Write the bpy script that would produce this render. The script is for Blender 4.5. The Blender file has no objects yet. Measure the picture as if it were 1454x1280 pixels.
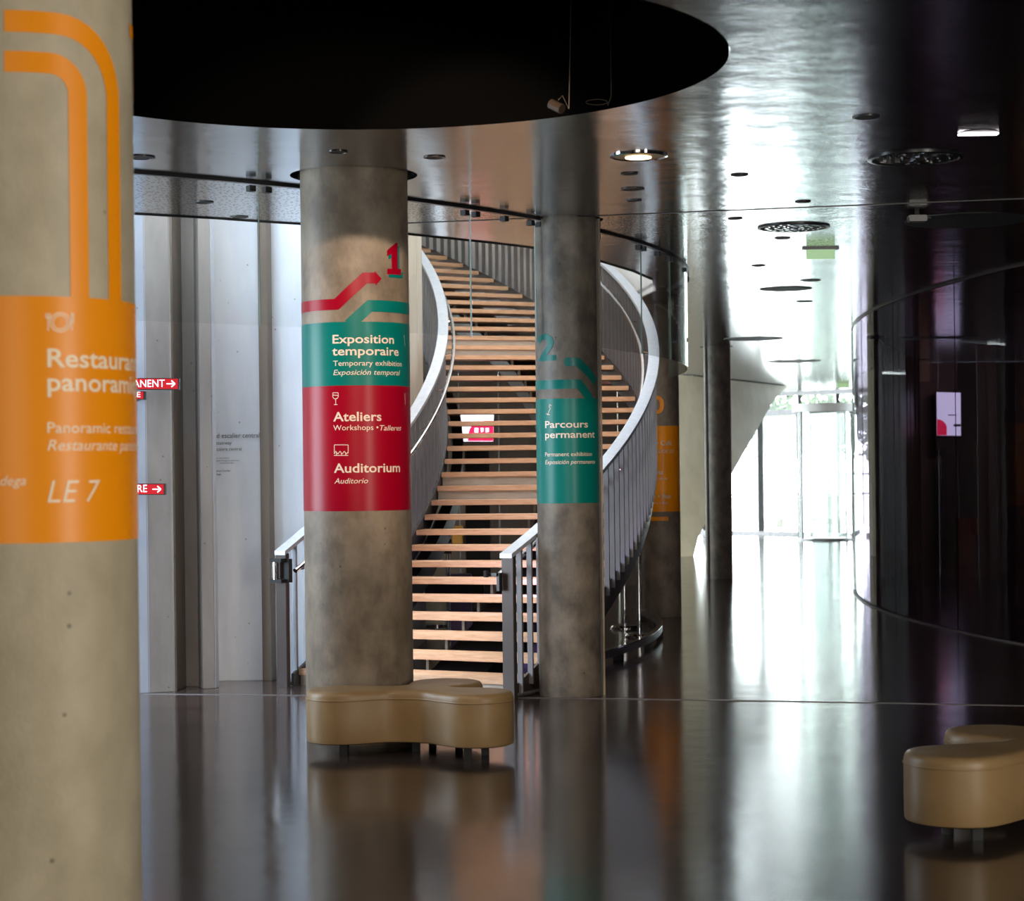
import bpy, bmesh, math, random
from mathutils import Vector, Matrix
from math import sin, cos, pi, sqrt, atan2, asin
random.seed(7)
C = bpy.context.scene.collection
# ---------------------------------------------------------------- camera
F, RHO, H0, EYE, HC = 2850.0, 0.012, 670.0, 1.8, 3.82     # focal length in pixels, roll, horizon row, eye height, ceiling height
cd = bpy.data.cameras.new('camera'); cam = bpy.data.objects.new('camera', cd); C.objects.link(cam)
cd.sensor_width = 36; cd.lens = 36*F/1454; cd.shift_y = (H0-640)/1454
cam.location = (0, 0, EYE)
cam.matrix_world = Matrix.Translation((0, 0, EYE)) @ Matrix.Rotation(pi/2, 4, 'X') @ Matrix.Rotation(-RHO, 4, 'Z')
cd.clip_end = 400
cd.dof.use_dof = True; cd.dof.focus_distance = 15.0; cd.dof.aperture_fstop = 4.0
bpy.context.scene.camera = cam
# ---------------------------------------------------------------- world, lights, exposure
w = bpy.data.worlds.new('world'); bpy.context.scene.world = w; w.use_nodes = True
bg = w.node_tree.nodes['Background']; bg.inputs[0].default_value = (0.89, 0.98, 1.0, 1); bg.inputs[1].default_value = 20.0
vs = bpy.context.scene.view_settings
vs.view_transform = 'Standard'; vs.look = 'None'; vs.gamma = 1; vs.use_curve_mapping = False; vs.exposure = 0.0

def area(name, loc, target, sx, sy, power, col, spread=None):
    l = bpy.data.lights.new(name, 'AREA'); l.shape = 'RECTANGLE'; l.size = sx; l.size_y = sy; l.energy = power; l.color = col
    if spread: l.spread = spread
    o = bpy.data.objects.new(name, l); C.objects.link(o); o.location = loc
    o.rotation_euler = (Vector(target)-Vector(loc)).to_track_quat('-Z', 'Y').to_euler()
    return o
def spot(name, loc, target, power, col, ang, blend=0.5, rad=0.06):
    l = bpy.data.lights.new(name, 'SPOT'); l.energy = power; l.color = col; l.spot_size = ang; l.spot_blend = blend; l.shadow_soft_size = rad
    o = bpy.data.objects.new(name, l); C.objects.link(o); o.location = loc
    o.rotation_euler = (Vector(target)-Vector(loc)).to_track_quat('-Z', 'Y').to_euler()
    return o
area('entrance_window_light', (6.0, 1.5, 2.1), (-1, 10.5, 1.5), 1.6, 3.0, 340, (1.0, 0.93, 0.82))
area('rear_window_light', (-1.5, -4.5, 2.2), (-0.5, 12, 1.4), 5.0, 2.6, 230, (1.0, 0.90, 0.76))
area('left_window_light', (-6.3, 13.4, 2.1), (-2.2, 17.6, 2.4), 3.0, 3.2, 420, (0.74, 0.87, 1.0))
area('stair_skylight', (-2.2, 22.0, 8.3), (-1.4, 23.0, 0), 5.0, 9.0, 2100, (0.90, 0.95, 1.0))
area('void_front_fill', (-2.9, 15.95, 8.2), (-2.6, 16.9, 2.0), 3.0, .7, 1250, (0.78, 0.89, 1.0))  # unseen fill added to brighten the left wall panels
area('far_hall_fill', (4.6, 36.0, 3.7), (5.0, 46, 1.6), 2.0, 1.0, 420, (1.0, .97, .86))  # added fill aimed at the cream funnel wall, no fitting there
area('stair_warm_fill', (-1.9, 17.2, 7.6), (0.2, 23.0, 2.4), 2.5, 1.5, 230, (1.0, 0.72, 0.48))  # added warm fill for the tread fronts, hidden in the void
area('hall_warm_fill', (9.0, 33.0, 3.7), (9.2, 38, 1.0), 2.5, 1.0, 90, (1.0, .62, .55))  # added fill to lift the dark hall panels
area('ramp_purple_fill', (.35, 17.75, 1.0), (.05, 18.5, .2), .3, .3, 9, (0.55, 0.4, 1.0))  # added fill under the treads that makes the ramp glow purple
spot('opening_spot_left', (-0.75, 9.0, 4.65), (-1.0, 13.3, 2.0), 300, (1.0, 0.80, 0.60), 1.0)
spot('opening_spot_right', (-0.3, 9.1, 4.65), (-0.1, 18.0, 0.4), 650, (1.0, 0.76, 0.58), 0.62)
area('hall_purple_fill', (9.5, 20.0, 3.6), (8.2, 24.0, 0.5), 2.0, 2.0, 45, (0.55, 0.35, 1.0))  # out-of-view fill added for the purple cast on the right
# ---------------------------------------------------------------- pixel helpers: from a photograph pixel to a place in the room
def ideal(u, v):
    x = u-727; y = H0-v
    return x*cos(RHO)+y*sin(RHO), -x*sin(RHO)+y*cos(RHO)
def at(u, v, Y):
    a, b = ideal(u, v); return Vector((a*Y/F, Y, EYE+b*Y/F))
def on(u, v, h):
    a, b = ideal(u, v); Y = F*(h-EYE)/b; return Vector((a*Y/F, Y, h))
# ---------------------------------------------------------------- mesh helpers
def root_loc(o):
    while o.parent: o = o.parent
    return o.location
def link(name, me, parent=None, loc=None, rotz=None):
    o = bpy.data.objects.new(name, me); C.objects.link(o)
    if parent is not None: o.parent = parent
    if loc is not None: o.location = loc
    if rotz is not None: o.rotation_euler = (0, 0, rotz)
    return o
def mk(name, geo, mat, parent=None, smooth=False, bevel=0):
    V, Fc = geo
    if parent is not None:
        L = root_loc(parent)
        V = [(p[0]-L[0], p[1]-L[1], p[2]-L[2]) for p in V]
    me = bpy.data.meshes.new(name); me.from_pydata([tuple(p) for p in V], [], Fc)
    bm = bmesh.new(); bm.from_mesh(me); bmesh.ops.recalc_face_normals(bm, faces=bm.faces)
    if bevel: bmesh.ops.bevel(bm, geom=bm.edges[:], offset=bevel, segments=2, affect='EDGES', clamp_overlap=True)
    bm.to_mesh(me); bm.free()
    me.materials.append(mat)
    if smooth:
        for p in me.polygons: p.use_smooth = True
        try: me.set_sharp_from_angle(angle=0.6)
        except Exception: pass
    return link(name, me, parent)
def join(*gs):
    V = []; Fc = []
    for v, f in gs:
        n = len(V); V += list(v); Fc += [tuple(i+n for i in q) for q in f]
    return V, Fc
def box(c, s, rot=0):
    V = []
    for dx in (-.5, .5):
        for dy in (-.5, .5):
            for dz in (-.5, .5):
                x, y, z = dx*s[0], dy*s[1], dz*s[2]
                V.append((c[0]+x*cos(rot)-y*sin(rot), c[1]+x*sin(rot)+y*cos(rot), c[2]+z))
    return V, [(0,1,3,2),(4,6,7,5),(0,4,5,1),(2,3,7,6),(0,2,6,4),(1,5,7,3)]
def lathe(c, prof, n=48, a0=0, a1=2*pi):
    """prof: list of (r, z); closed round when the span is a full turn."""
    full = abs(a1-a0-2*pi) < 1e-6; m = n if full else n+1
    V = [(c[0]+r*cos(a0+(a1-a0)*i/n), c[1]+r*sin(a0+(a1-a0)*i/n), z) for i in range(m) for r, z in prof]
    k = len(prof); Fc = []
    for i in range(n):
        j = (i+1) % m
        for q in range(k-1): Fc.append((i*k+q, j*k+q, j*k+q+1, i*k+q+1))
    return V, Fc
def disc_cap(c, r, z, n=48):
    return [(c[0]+r*cos(2*pi*i/n), c[1]+r*sin(2*pi*i/n), z) for i in range(n)], [tuple(range(n))]
def cyl(c, r, z0, z1, n=48):
    return lathe(c, [(0.0005, z0), (r, z0), (r, z1), (0.0005, z1)], n)
def tube(path, r, n=10):
    P = [Vector(p) for p in path]; V = []; Fc = []
    for i, p in enumerate(P):
        t = (P[min(i+1, len(P)-1)]-P[max(i-1, 0)]).normalized()
        s = t.cross(Vector((0, 0, 1)))
        if s.length < 1e-3: s = t.cross(Vector((1, 0, 0)))
        s.normalize(); u = s.cross(t)
        for k in range(n): V.append(p+r*(s*cos(2*pi*k/n)+u*sin(2*pi*k/n)))
    for i in range(len(P)-1):
        for k in range(n):
            Fc.append((i*n+k, i*n+(k+1) % n, (i+1)*n+(k+1) % n, (i+1)*n+k))
    Fc.append(tuple(range(n))); Fc.append(tuple((len(P)-1)*n+k for k in range(n)))
    return V, Fc
def rings(Rg):
    """skin closed sections (all the same length) in a row, capped"""
    n = len(Rg[0]); V = [p for r in Rg for p in r]; Fc = []
    for i in range(len(Rg)-1):
        for k in range(n): Fc.append((i*n+k, i*n+(k+1) % n, (i+1)*n+(k+1) % n, (i+1)*n+k))
    Fc.append(tuple(range(n))); Fc.append(tuple((len(Rg)-1)*n+k for k in range(n)))
    return V, Fc
def prism(poly, z0, z1):
    n = len(poly)
    V = [(p[0], p[1], z0) for p in poly]+[(p[0], p[1], z1) for p in poly]
    return V, [tuple(range(n)), tuple(range(n, 2*n))]+[(i, (i+1) % n, n+(i+1) % n, n+i) for i in range(n)]
def thing(name, label, cat, loc=(0, 0, 0), group=None):
    o = bpy.data.objects.new(name, None); C.objects.link(o); o.location = loc; o.empty_display_size = .1
    o['label'] = label; o['category'] = cat
    if group: o['group'] = group
    return o
def struct(o): o['kind'] = 'structure'; return o
# ---------------------------------------------------------------- materials
def mat(name, col, rough=.5, metal=0, spec=.5, emit=None, es=0):
    m = bpy.data.materials.new(name); m.use_nodes = True; b = m.node_tree.nodes['Principled BSDF']
    b.inputs['Base Color'].default_value = (*col, 1); b.inputs['Roughness'].default_value = rough
    b.inputs['Metallic'].default_value = metal; b.inputs['Specular IOR Level'].default_value = spec
    if emit: b.inputs['Emission Color'].default_value = (*emit, 1); b.inputs['Emission Strength'].default_value = es
    return m
def nodes(m): return m.node_tree.nodes, m.node_tree.links, m.node_tree.nodes['Principled BSDF']
def noise_mat(name, c1, c2, scale=4, stretch=(1, 1, 1), rough=.5, metal=0, bump=0, bscale=None, detail=6, spec=.5, p0=.35, p1=.65, pits=False):
    m = mat(name, c1, rough, metal, spec); N, L, b = nodes(m)
    tc = N.new('ShaderNodeTexCoord'); mp = N.new('ShaderNodeMapping'); mp.inputs['Scale'].default_value = stretch
    L.new(tc.outputs['Object'], mp.inputs['Vector'])
    nz = N.new('ShaderNodeTexNoise'); nz.inputs['Scale'].default_value = scale; nz.inputs['Detail'].default_value = detail
    L.new(mp.outputs[0], nz.inputs['Vector'])
    cr = N.new('ShaderNodeValToRGB'); cr.color_ramp.elements[0].position = p0; cr.color_ramp.elements[1].position = p1
    cr.color_ramp.elements[0].color = (*c1, 1); cr.color_ramp.elements[1].color = (*c2, 1)
    L.new(nz.outputs[0], cr.inputs[0]); out = cr.outputs[0]; nz.inputs['Roughness'].default_value = .62
    if pits:
        vo = N.new('ShaderNodeTexVoronoi'); vo.inputs['Scale'].default_value = 7; L.new(tc.outputs['Object'], vo.inputs['Vector'])
        r2 = N.new('ShaderNodeValToRGB'); r2.color_ramp.elements[0].position = .035; r2.color_ramp.elements[1].position = .07
        r2.color_ramp.elements[0].color = (.45, .45, .45, 1); r2.color_ramp.elements[1].color = (1, 1, 1, 1)
        L.new(vo.outputs['Distance'], r2.inputs[0])
        mx = N.new('ShaderNodeMix'); mx.data_type = 'RGBA'; mx.blend_type = 'MULTIPLY'; mx.inputs[0].default_value = 1
        L.new(out, mx.inputs[6]); L.new(r2.outputs[0], mx.inputs[7]); out = mx.outputs[2]
    L.new(out, b.inputs['Base Color'])
    if bump:
        n2 = N.new('ShaderNodeTexNoise'); n2.inputs['Scale'].default_value = bscale or scale*3; n2.inputs['Detail'].default_value = 4
        L.new(mp.outputs[0], n2.inputs['Vector'])
        bp = N.new('ShaderNodeBump'); bp.inputs['Strength'].default_value = 1; bp.inputs['Distance'].default_value = bump
        L.new(n2.outputs[0], bp.inputs['Height']); L.new(bp.outputs[0], b.inputs['Normal'])
    return m
M = {}
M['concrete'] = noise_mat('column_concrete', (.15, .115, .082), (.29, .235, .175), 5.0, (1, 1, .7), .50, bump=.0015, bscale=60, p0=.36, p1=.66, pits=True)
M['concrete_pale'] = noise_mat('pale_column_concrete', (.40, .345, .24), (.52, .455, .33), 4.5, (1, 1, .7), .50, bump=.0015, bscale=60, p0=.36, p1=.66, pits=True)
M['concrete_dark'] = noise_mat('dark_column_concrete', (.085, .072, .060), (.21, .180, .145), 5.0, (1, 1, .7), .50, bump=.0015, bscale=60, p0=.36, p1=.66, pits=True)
M['wall_lit'] = noise_mat('cool_lit_concrete_panel', (.50, .55, .63), (.68, .73, .80), 1.6, (1, 1, .25), .55, bump=.001, bscale=40, pits=True)  # lit facets of the left wall; cool light put into the colour
M['wall_dimmed'] = noise_mat('dimmed_concrete_panel', (.27, .285, .33), (.36, .38, .43), 1.6, (1, 1, .25), .55, bump=.001, bscale=40, pits=True)  # same concrete, darkened in colour to tone down the side light
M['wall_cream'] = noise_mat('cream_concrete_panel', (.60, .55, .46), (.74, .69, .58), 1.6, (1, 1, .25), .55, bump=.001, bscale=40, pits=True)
M['wall_shaded'] = noise_mat('shaded_concrete_panel', (.20, .175, .16), (.32, .285, .26), 1.6, (1, 1, .3), .55, bump=.001, bscale=40, pits=True)  # same concrete on facets turned from the light, shade put into the colour
M['white'] = noise_mat('white_plaster', (.70, .71, .72), (.82, .82, .82), 2, rough=.6)
M['cream'] = noise_mat('cream_plaster', (.62, .60, .46), (.74, .72, .57), 1.5, rough=.45)
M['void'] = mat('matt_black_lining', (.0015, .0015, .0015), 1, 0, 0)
M['black'] = mat('black_paint', (.006, .006, .007), .6)
M['blackgloss'] = mat('black_metal', (.012, .012, .014), .3)
M['steel'] = noise_mat('brushed_steel', (.22, .235, .26), (.32, .34, .37), 30, (1, 1, .1), .42, metal=.6)
M['steel_dark'] = noise_mat('painted_grey_steel', (.10, .10, .105), (.14, .14, .145), 12, (1, 1, .2), .4, metal=.4)
M['post'] = noise_mat('shaded_grey_steel', (.13, .125, .13), (.18, .17, .175), 12, (1, 1, .2), .45, metal=.4)  # outer balusters: darker copy of the steel, their shade put into the colour
M['rail'] = noise_mat('pale_steel_plate', (.50, .55, .62), (.60, .65, .72), 20, (1, 1, 1), .4, metal=.5)
M['chrome'] = mat('chrome', (.75, .75, .77), .08, 1)
M['stringer'] = mat('dark_bronze_steel', (.055, .042, .038), .35, .5)
M['wood'] = noise_mat('pale_oak_tread', (.52, .30, .17), (.70, .45, .29), 6, (1, 1, 8), .45, p0=.3, p1=.7)
M['riser'] = noise_mat('grey_timber_riser', (.33, .29, .25), (.42, .37, .32), 5, (1, 1, 6), .5)
M['leather'] = noise_mat('tan_leather', (.245, .150, .064), (.295, .19, .085), 3, rough=.42, bump=.0006, bscale=220, detail=3)
M['brownwall'] = noise_mat('brown_timber_wall', (.075, .050, .036), (.115, .078, .055), 2.5, (1, 1, .2), .5)
M['maroon'] = noise_mat('maroon_dark_panel', (.028, .009, .011), (.055, .016, .020), 2.5, (1, 1, .15), .42)
M['umber'] = noise_mat('umber_dark_panel', (.040, .022, .016), (.070, .042, .030), 2.5, (1, 1, .15), .42)
M['taupe'] = noise_mat('taupe_panel', (.13, .105, .085), (.18, .15, .12), 2.5, (1, 1, .2), .5)
M['teal'] = mat('teal_vinyl', (.0, .165, .145), .33, 0, .25)
M['red'] = mat('crimson_vinyl', (.31, .0, .014), .33, 0, .25)
M['orange'] = mat('orange_vinyl', (.95, .31, .002), .36, 0, .3)
M['letter'] = mat('cream_lettering', (.78, .66, .56), .45)
M['lettero'] = mat('pale_orange_lettering', (.95, .80, .58), .45)
M['ink'] = mat('black_lettering', (.03, .03, .035), .5)
M['purple'] = mat('purple_panel', (.22, .12, .50), .5)
M['coral'] = mat('coral_panel', (.75, .32, .22), .5)
M['joint'] = mat('joint_metal', (.15, .135, .135), .4, .7)
M['green'] = mat('green_exit_panel', (.25, .40, .22), .4, emit=(.40, .60, .33), es=.75)
M['signred'] = mat('lit_red_sign', (.22, .004, .008), .4, 0, .2, emit=(1, .02, .03), es=.42)
M['signwhite'] = mat('lit_white_lettering', (.9, .9, .9), .4, emit=(1, .85, 1), es=1.2)
M['scr_white'] = mat('screen_white', (.8, .8, .8), .3, emit=(.80, .82, 1.0), es=2.2)
M['scr_red'] = mat('screen_red', (.8, .02, .1), .3, emit=(1, .012, .09), es=1.5)
M['lampwarm'] = mat('warm_lamp_glow', (1, .8, .5), .4, emit=(1, .72, .42), es=4)
M['lampwhite'] = mat('white_lamp_glow', (1, 1, 1), .4, emit=(1, .9, .95), es=6)
M['brass'] = mat('warm_reflector', (.45, .33, .16), .4, .6)
def glass_mat(name, tint, ior=1.5, k=.95):
    m = bpy.data.materials.new(name); m.use_nodes = True; N = m.node_tree.nodes; L = m.node_tree.links; N.clear()
    o = N.new('ShaderNodeOutputMaterial'); t = N.new('ShaderNodeBsdfTransparent'); g = N.new('ShaderNodeBsdfGlossy'); mx = N.new('ShaderNodeMixShader'); lw = N.new('ShaderNodeLayerWeight'); pw = N.new('ShaderNodeMath'); ml = N.new('ShaderNodeMath')
    lw.inputs[0].default_value = .5; pw.operation = 'POWER'; pw.inputs[1].default_value = 5; ml.operation = 'MULTIPLY_ADD'; ml.inputs[1].default_value = k; ml.inputs[2].default_value = .025*ior
    L.new(lw.outputs['Facing'], pw.inputs[0]); L.new(pw.outputs[0], ml.inputs[0])
    t.inputs[0].default_value = (*tint, 1); g.inputs['Roughness'].default_value = .02; g.inputs[0].default_value = (.95, 1, .97, 1)
    L.new(ml.outputs[0], mx.inputs[0]); L.new(t.outputs[0], mx.inputs[1]); L.new(g.outputs[0], mx.inputs[2]); L.new(mx.outputs[0], o.inputs[0]); return m
M['glass'] = glass_mat('clear_glass', (.96, .975, .97), 1.35)
M['glass_dark'] = glass_mat('smoked_glass', (.46, .43, .50), .6, .30)
M['glass_edge'] = mat('green_glass_edge', (.075, .11, .09), .3)
# floor: dark polished resin
m = M['floor'] = noise_mat('dark_polished_floor', (.030, .022, .021), (.046, .034, .031), 1.2, rough=.13, spec=.75)
N, L, b = nodes(m)
n2 = N.new('ShaderNodeTexNoise'); n2.inputs['Scale'].default_value = 1.6; n2.inputs['Detail'].default_value = 3
r2 = N.new('ShaderNodeMapRange'); r2.inputs[3].default_value = .09; r2.inputs[4].default_value = .17
L.new(n2.outputs[0], r2.inputs[0]); L.new(r2.outputs[0], b.inputs['Roughness'])
n3 = N.new('ShaderNodeTexNoise'); n3.inputs['Scale'].default_value = 3.5; n3.inputs['Detail'].default_value = 2
tcf = N.new('ShaderNodeTexCoord'); L.new(tcf.outputs['Object'], n3.inputs['Vector']); L.new(tcf.outputs['Object'], n2.inputs['Vector'])
bp = N.new('ShaderNodeBump'); bp.inputs['Distance'].default_value = .0012; L.new(n3.outputs[0], bp.inputs['Height']); L.new(bp.outputs[0], b.inputs['Normal'])
# ceiling: dark brushed metal panels, perforated beyond the joint and inside the stair ring
m = M['ceil'] = mat('dark_metal_ceiling', (.36, .36, .38), .15, 1.0)
N, L, b = nodes(m)
tc = N.new('ShaderNodeTexCoord'); sp = N.new('ShaderNodeSeparateXYZ'); L.new(tc.outputs['Object'], sp.inputs[0])
def mth(op, a, bb=None, c3=None):
    q = N.new('ShaderNodeMath'); q.operation = op
    for i, x in enumerate((a, bb, c3)):
        if x is None: continue
        if isinstance(x, (int, float)): q.inputs[i].default_value = x
        else: L.new(x, q.inputs[i])
    return q.outputs[0]
X_, Y_ = sp.outputs[0], sp.outputs[1]
RC = (-7.87, 21.38); RR = 9.72
dx = mth('SUBTRACT', X_, RC[0]); dy = mth('SUBTRACT', Y_, RC[1])
inside = mth('LESS_THAN', mth('ADD', mth('MULTIPLY', dx, dx), mth('MULTIPLY', dy, dy)), RR*RR)
beyond = mth('GREATER_THAN', mth('ADD', Y_, mth('MULTIPLY', X_, .22)), 16.05)
perf = mth('ABSOLUTE', mth('SUBTRACT', inside, beyond))
mp = N.new('ShaderNodeMapping'); mp.inputs['Scale'].default_value = (34, 11, 1); L.new(tc.outputs['Object'], mp.inputs[0])
vo = N.new('ShaderNodeTexVoronoi'); vo.voronoi_dimensions = '2D'; vo.inputs['Scale'].default_value = 1; L.new(mp.outputs[0], vo.inputs['Vector'])
hole = mth('MULTIPLY', mth('LESS_THAN', vo.outputs['Distance'], .27), perf)
cm = N.new('ShaderNodeMix'); cm.data_type = 'RGBA'; cm.inputs[6].default_value = (.44, .45, .48, 1); cm.inputs[7].default_value = (.03, .03, .03, 1)
L.new(hole, cm.inputs[0]); L.new(cm.outputs[2], b.inputs['Base Color'])
nz = N.new('ShaderNodeTexNoise'); nz.inputs['Scale'].default_value = 2.2; nz.inputs['Detail'].default_value = 3; L.new(tc.outputs['Object'], nz.inputs['Vector'])
bp = N.new('ShaderNodeBump'); bp.inputs['Distance'].default_value = .006; bp.inputs['Strength'].default_value = 1; L.new(nz.outputs[0], bp.inputs['Height']); L.new(bp.outputs[0], b.inputs['Normal'])
b.inputs['Roughness'].default_value = .15

# ================================================================ SETTING
# stair helix: centre, inner and outer radius, start angle, angle per step, rise
HX, HY, RI, RO, PH0, DP, RISE, HR = -9.567, 21.504, 8.885, 11.034, .5513, .03471, .13858, 1.10
def hel(R, n, h): ph = PH0-n*DP; return Vector((HX+R*cos(ph), HY-R*sin(ph), h))
LCOL = (-1.60, 6.63, .356); COL1 = (-1.048, 13.60, .363); COL2 = (.452, 16.15, .252); COL3 = (1.825, 24.7, .24); COL4 = (3.40, 33.1, .222)
HOLE = (-.78, 9.90, 1.87)
floor = struct(mk('floor', box((3, 28, -.1), (26, 66, .2)), M['floor']))
# ceiling sheet with its openings
void = [(-7.9, 15.0), (-4, 15.05), (-2.87, 15.43), (-2.33, 15.74), (-1.97, 16.0), (-1.69, 16.17), (-1.2, 16.55), (-.83, 16.98), (-.5, 17.32), (-.14, 17.69), (.17, 18.05), (.5, 18.6), (.83, 19.22), (1.26, 20.36), (1.5, 21.22)]
for k in range(0, 15): ph = -.07-k*.07; void.append((HX+11.2*cos(ph), HY-11.2*sin(ph)))
void.append((-7.9, 31.0))
def circle(c, r, n=64): return [(c[0]+r*cos(2*pi*i/n), c[1]+r*sin(2*pi*i/n)) for i in range(n)]
bm = bmesh.new()
loops = [[(-9.9, -4.9), (15.9, -4.9), (15.9, 56), (-9.9, 56)], void, circle(HOLE, HOLE[2], 128)]+[circle(c, c[2]+g) for c, g in ((LCOL, .07), (COL1, .068), (COL2, .055), (COL3, .05), (COL4, .05))]
for lp in loops:
    vsn = [bm.verts.new((x, y, HC)) for x, y in lp]
    for i in range(len(vsn)): bm.edges.new((vsn[i], vsn[(i+1) % len(vsn)]))
bmesh.ops.triangle_fill(bm, use_beauty=True, use_dissolve=False, edges=bm.edges[:])
r = bmesh.ops.extrude_face_region(bm, geom=bm.faces[:])
for e in r['geom']:
    if isinstance(e, bmesh.types.BMVert): e.co.z += .07
bmesh.ops.recalc_face_normals(bm, faces=bm.faces)
me = bpy.data.meshes.new('ceiling'); bm.to_mesh(me); bm.free(); me.materials.append(M['ceil'])
ceiling = struct(link('ceiling', me))
def liner(name, loop, z0, z1, m, cap=None, t=.08, parent=ceiling):
    n = len(loop); V = []; cx = sum(p[0] for p in loop)/n; cy = sum(p[1] for p in loop)/n
    V = [(x, y, z0) for x, y in loop]+[(x, y, z1) for x, y in loop]
    Fc = [(i, (i+1) % n, n+(i+1) % n, n+i) for i in range(n)]
    if cap: Fc.append(tuple(range(n, 2*n)))
    return mk(name, (V, Fc), m, parent)
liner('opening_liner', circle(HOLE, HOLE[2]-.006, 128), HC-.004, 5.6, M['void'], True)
for c, g in ((LCOL, .07), (COL1, .068), (COL2, .055), (COL3, .05), (COL4, .05)):
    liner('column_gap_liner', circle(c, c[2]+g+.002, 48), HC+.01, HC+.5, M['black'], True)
liner('stair_void_liner', void, HC+.01, 8.6, M['white'], True)
def strip(name, pts, w_, z0, z1, m, parent):
    """flat ribbon with thickness along floor or ceiling points"""
    Rg = []
    P = [Vector((p[0], p[1], 0)) for p in pts]
    for i, p in enumerate(P):
        t = (P[min(i+1, len(P)-1)]-P[max(i-1, 0)]).normalized(); s = Vector((-t.y, t.x, 0))*w_/2
        Rg.append([(p.x-s.x, p.y-s.y, z0), (p.x+s.x, p.y+s.y, z0), (p.x+s.x, p.y+s.y, z1), (p.x-s.x, p.y-s.y, z1)])
    return mk(name, rings(Rg), m, parent)
jl = [(-3.6, 16.75), (-3.07, 16.60), (.67, 15.78), (2.02, 15.57), (3.81, 15.01), (7.0, 14.3)]
strip('floor_joint', [(-3.07, 16.58), (-1.2, 16.2), (.67, 15.83), (2.02, 15.52), (3.81, 15.03), (7.5, 14.1)], .035, -.001, .004, M['joint'], floor)
strip('ceiling_joint', [(0.0, 16.05), (7.9, 14.31)], .025, HC-.004, HC+.01, M['blackgloss'], ceiling)
strip('ceiling_joint', [(-.83, 16.23), (.0, 16.05)], .03, HC-.004, HC+.01, M['blackgloss'], ceiling)
strip('ceiling_edge', [(x, y) for x, y in void[:15]], .02, HC-.010, HC+.02, M['black'], ceiling)
strip('void_edge', [(x, y) for x, y in void[15:24]], .03, HC-.03, HC+.02, M['white'], ceiling)

# left wall of tall folded concrete panels, facet shade put into their colours
WL = struct(bpy.data.objects.new('wall_left', None)); C.objects.link(WL)
segs = [((-4.5, 16.3), (-3.03, 16.64), 'wall_dimmed'), ((-3.03, 16.64), (-2.82, 16.72), 'wall_shaded'), ((-2.82, 16.72), (-2.80, 17.12), 'taupe'),
        ((-2.80, 17.12), (-2.63, 17.05), 'wall_shaded'), ((-2.62, 16.96), (-2.53, 16.95), 'wall_lit'), ((-2.53, 16.95), (-2.75, 17.5), 'wall_shaded'),
        ((-2.78, 17.55), (-2.19, 17.55), 'wall_lit'), ((-2.19, 17.52), (-2.125, 17.50), 'taupe'), ((-2.14, 17.66), (-1.70, 17.60), 'wall_lit')]
for (a, b_, mm) in segs:
    d = Vector((b_[0]-a[0], b_[1]-a[1])); L_ = d.length; c = ((a[0]+b_[0])/2, (a[1]+b_[1])/2); ang = atan2(d.y, d.x)
    n_ = Vector((-d.y, d.x)).normalized()*.05
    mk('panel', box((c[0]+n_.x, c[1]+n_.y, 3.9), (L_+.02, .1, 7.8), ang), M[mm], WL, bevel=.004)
for k in range(24):       # curved run of panels inside the stair
    p0 = .44-k*.062; p1 = p0-.061; q0 = hel(8.64, 0, 0); 
    a = (HX+8.62*cos(p0), HY-8.62*sin(p0)); b_ = (HX+8.62*cos(p1), HY-8.62*sin(p1)); ia = (HX+8.52*cos(p0), HY-8.52*sin(p0)); ib = (HX+8.52*cos(p1), HY-8.52*sin(p1))
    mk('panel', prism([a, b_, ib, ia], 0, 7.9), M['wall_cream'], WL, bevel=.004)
W2 = struct(mk('wall_side', join(box((-9.95, 5.2, 2), (.1, 20, 4)), box((-7.2, 15.9, 4.0), (5.6, .1, 8), .12)), M['taupe']))
struct(mk('wall_rear', box((3, -4.9, 2), (26, .1, 4)), M['taupe']))
# far side walls behind the stair and around the glazed hall
WB = struct(bpy.data.objects.new('wall_back', None)); C.objects.link(WB)
x = -9.5
while x < 1.7:
    wd = .62; mk('panel', box((x+wd/2, 31.4+random.uniform(-.02, .02), 1.9), (wd-.015, .12, 3.8)), M['brownwall'], WB); x += wd
WR = struct(bpy.data.objects.new('wall_right', None)); C.objects.link(WR)
def panel_run(p, q, wd, mats, par, t=.1, jitter=.05):
    d = Vector((q[0]-p[0], q[1]-p[1])); n = max(1, int(d.length/wd)); u = d/n; nn_ = Vector((-d.y, d.x)).normalized()
    for i in range(n):
        c = Vector(p)+u*(i+.5)+nn_*random.uniform(0, jitter)
        mk('panel', box((c.x, c.y, 1.905), (u.length-.012, t, 3.81), atan2(d.y, d.x)), M[random.choice(mats)], par)
panel_run((5.42, 30.4), (5.56, 30.4), .14, ['taupe'], WR, .3, 0)
panel_run((5.62, 31.2), (6.7, 34.8), .42, ['umber', 'umber', 'maroon'], WR)
panel_run((6.7, 34.8), (7.9, 38.9), .5, ['umber', 'maroon'], WR)
panel_run((7.9, 38.9), (15.8, 39.2), .36, ['maroon', 'maroon', 'umber', 'black'], WR)
mk('panel', box((15.8, 17, 1.9), (.1, 44, 3.8)), M['maroon'], WR)
struct(mk('wall_end', join(box((12.7, 50.2, 1.9), (7, .2, 3.8)), box((11.5, 44, 1.9), (.2, 10, 3.8)), box((-3, 43, 1.9), (12.4, .2, 3.8)), box((9.75, 45.3, 1.9), (.3, 1.0, 3.8))), noise_mat('slate_wall', (.07, .075, .08), (.10, .105, .11), 2, rough=.5)))
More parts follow.
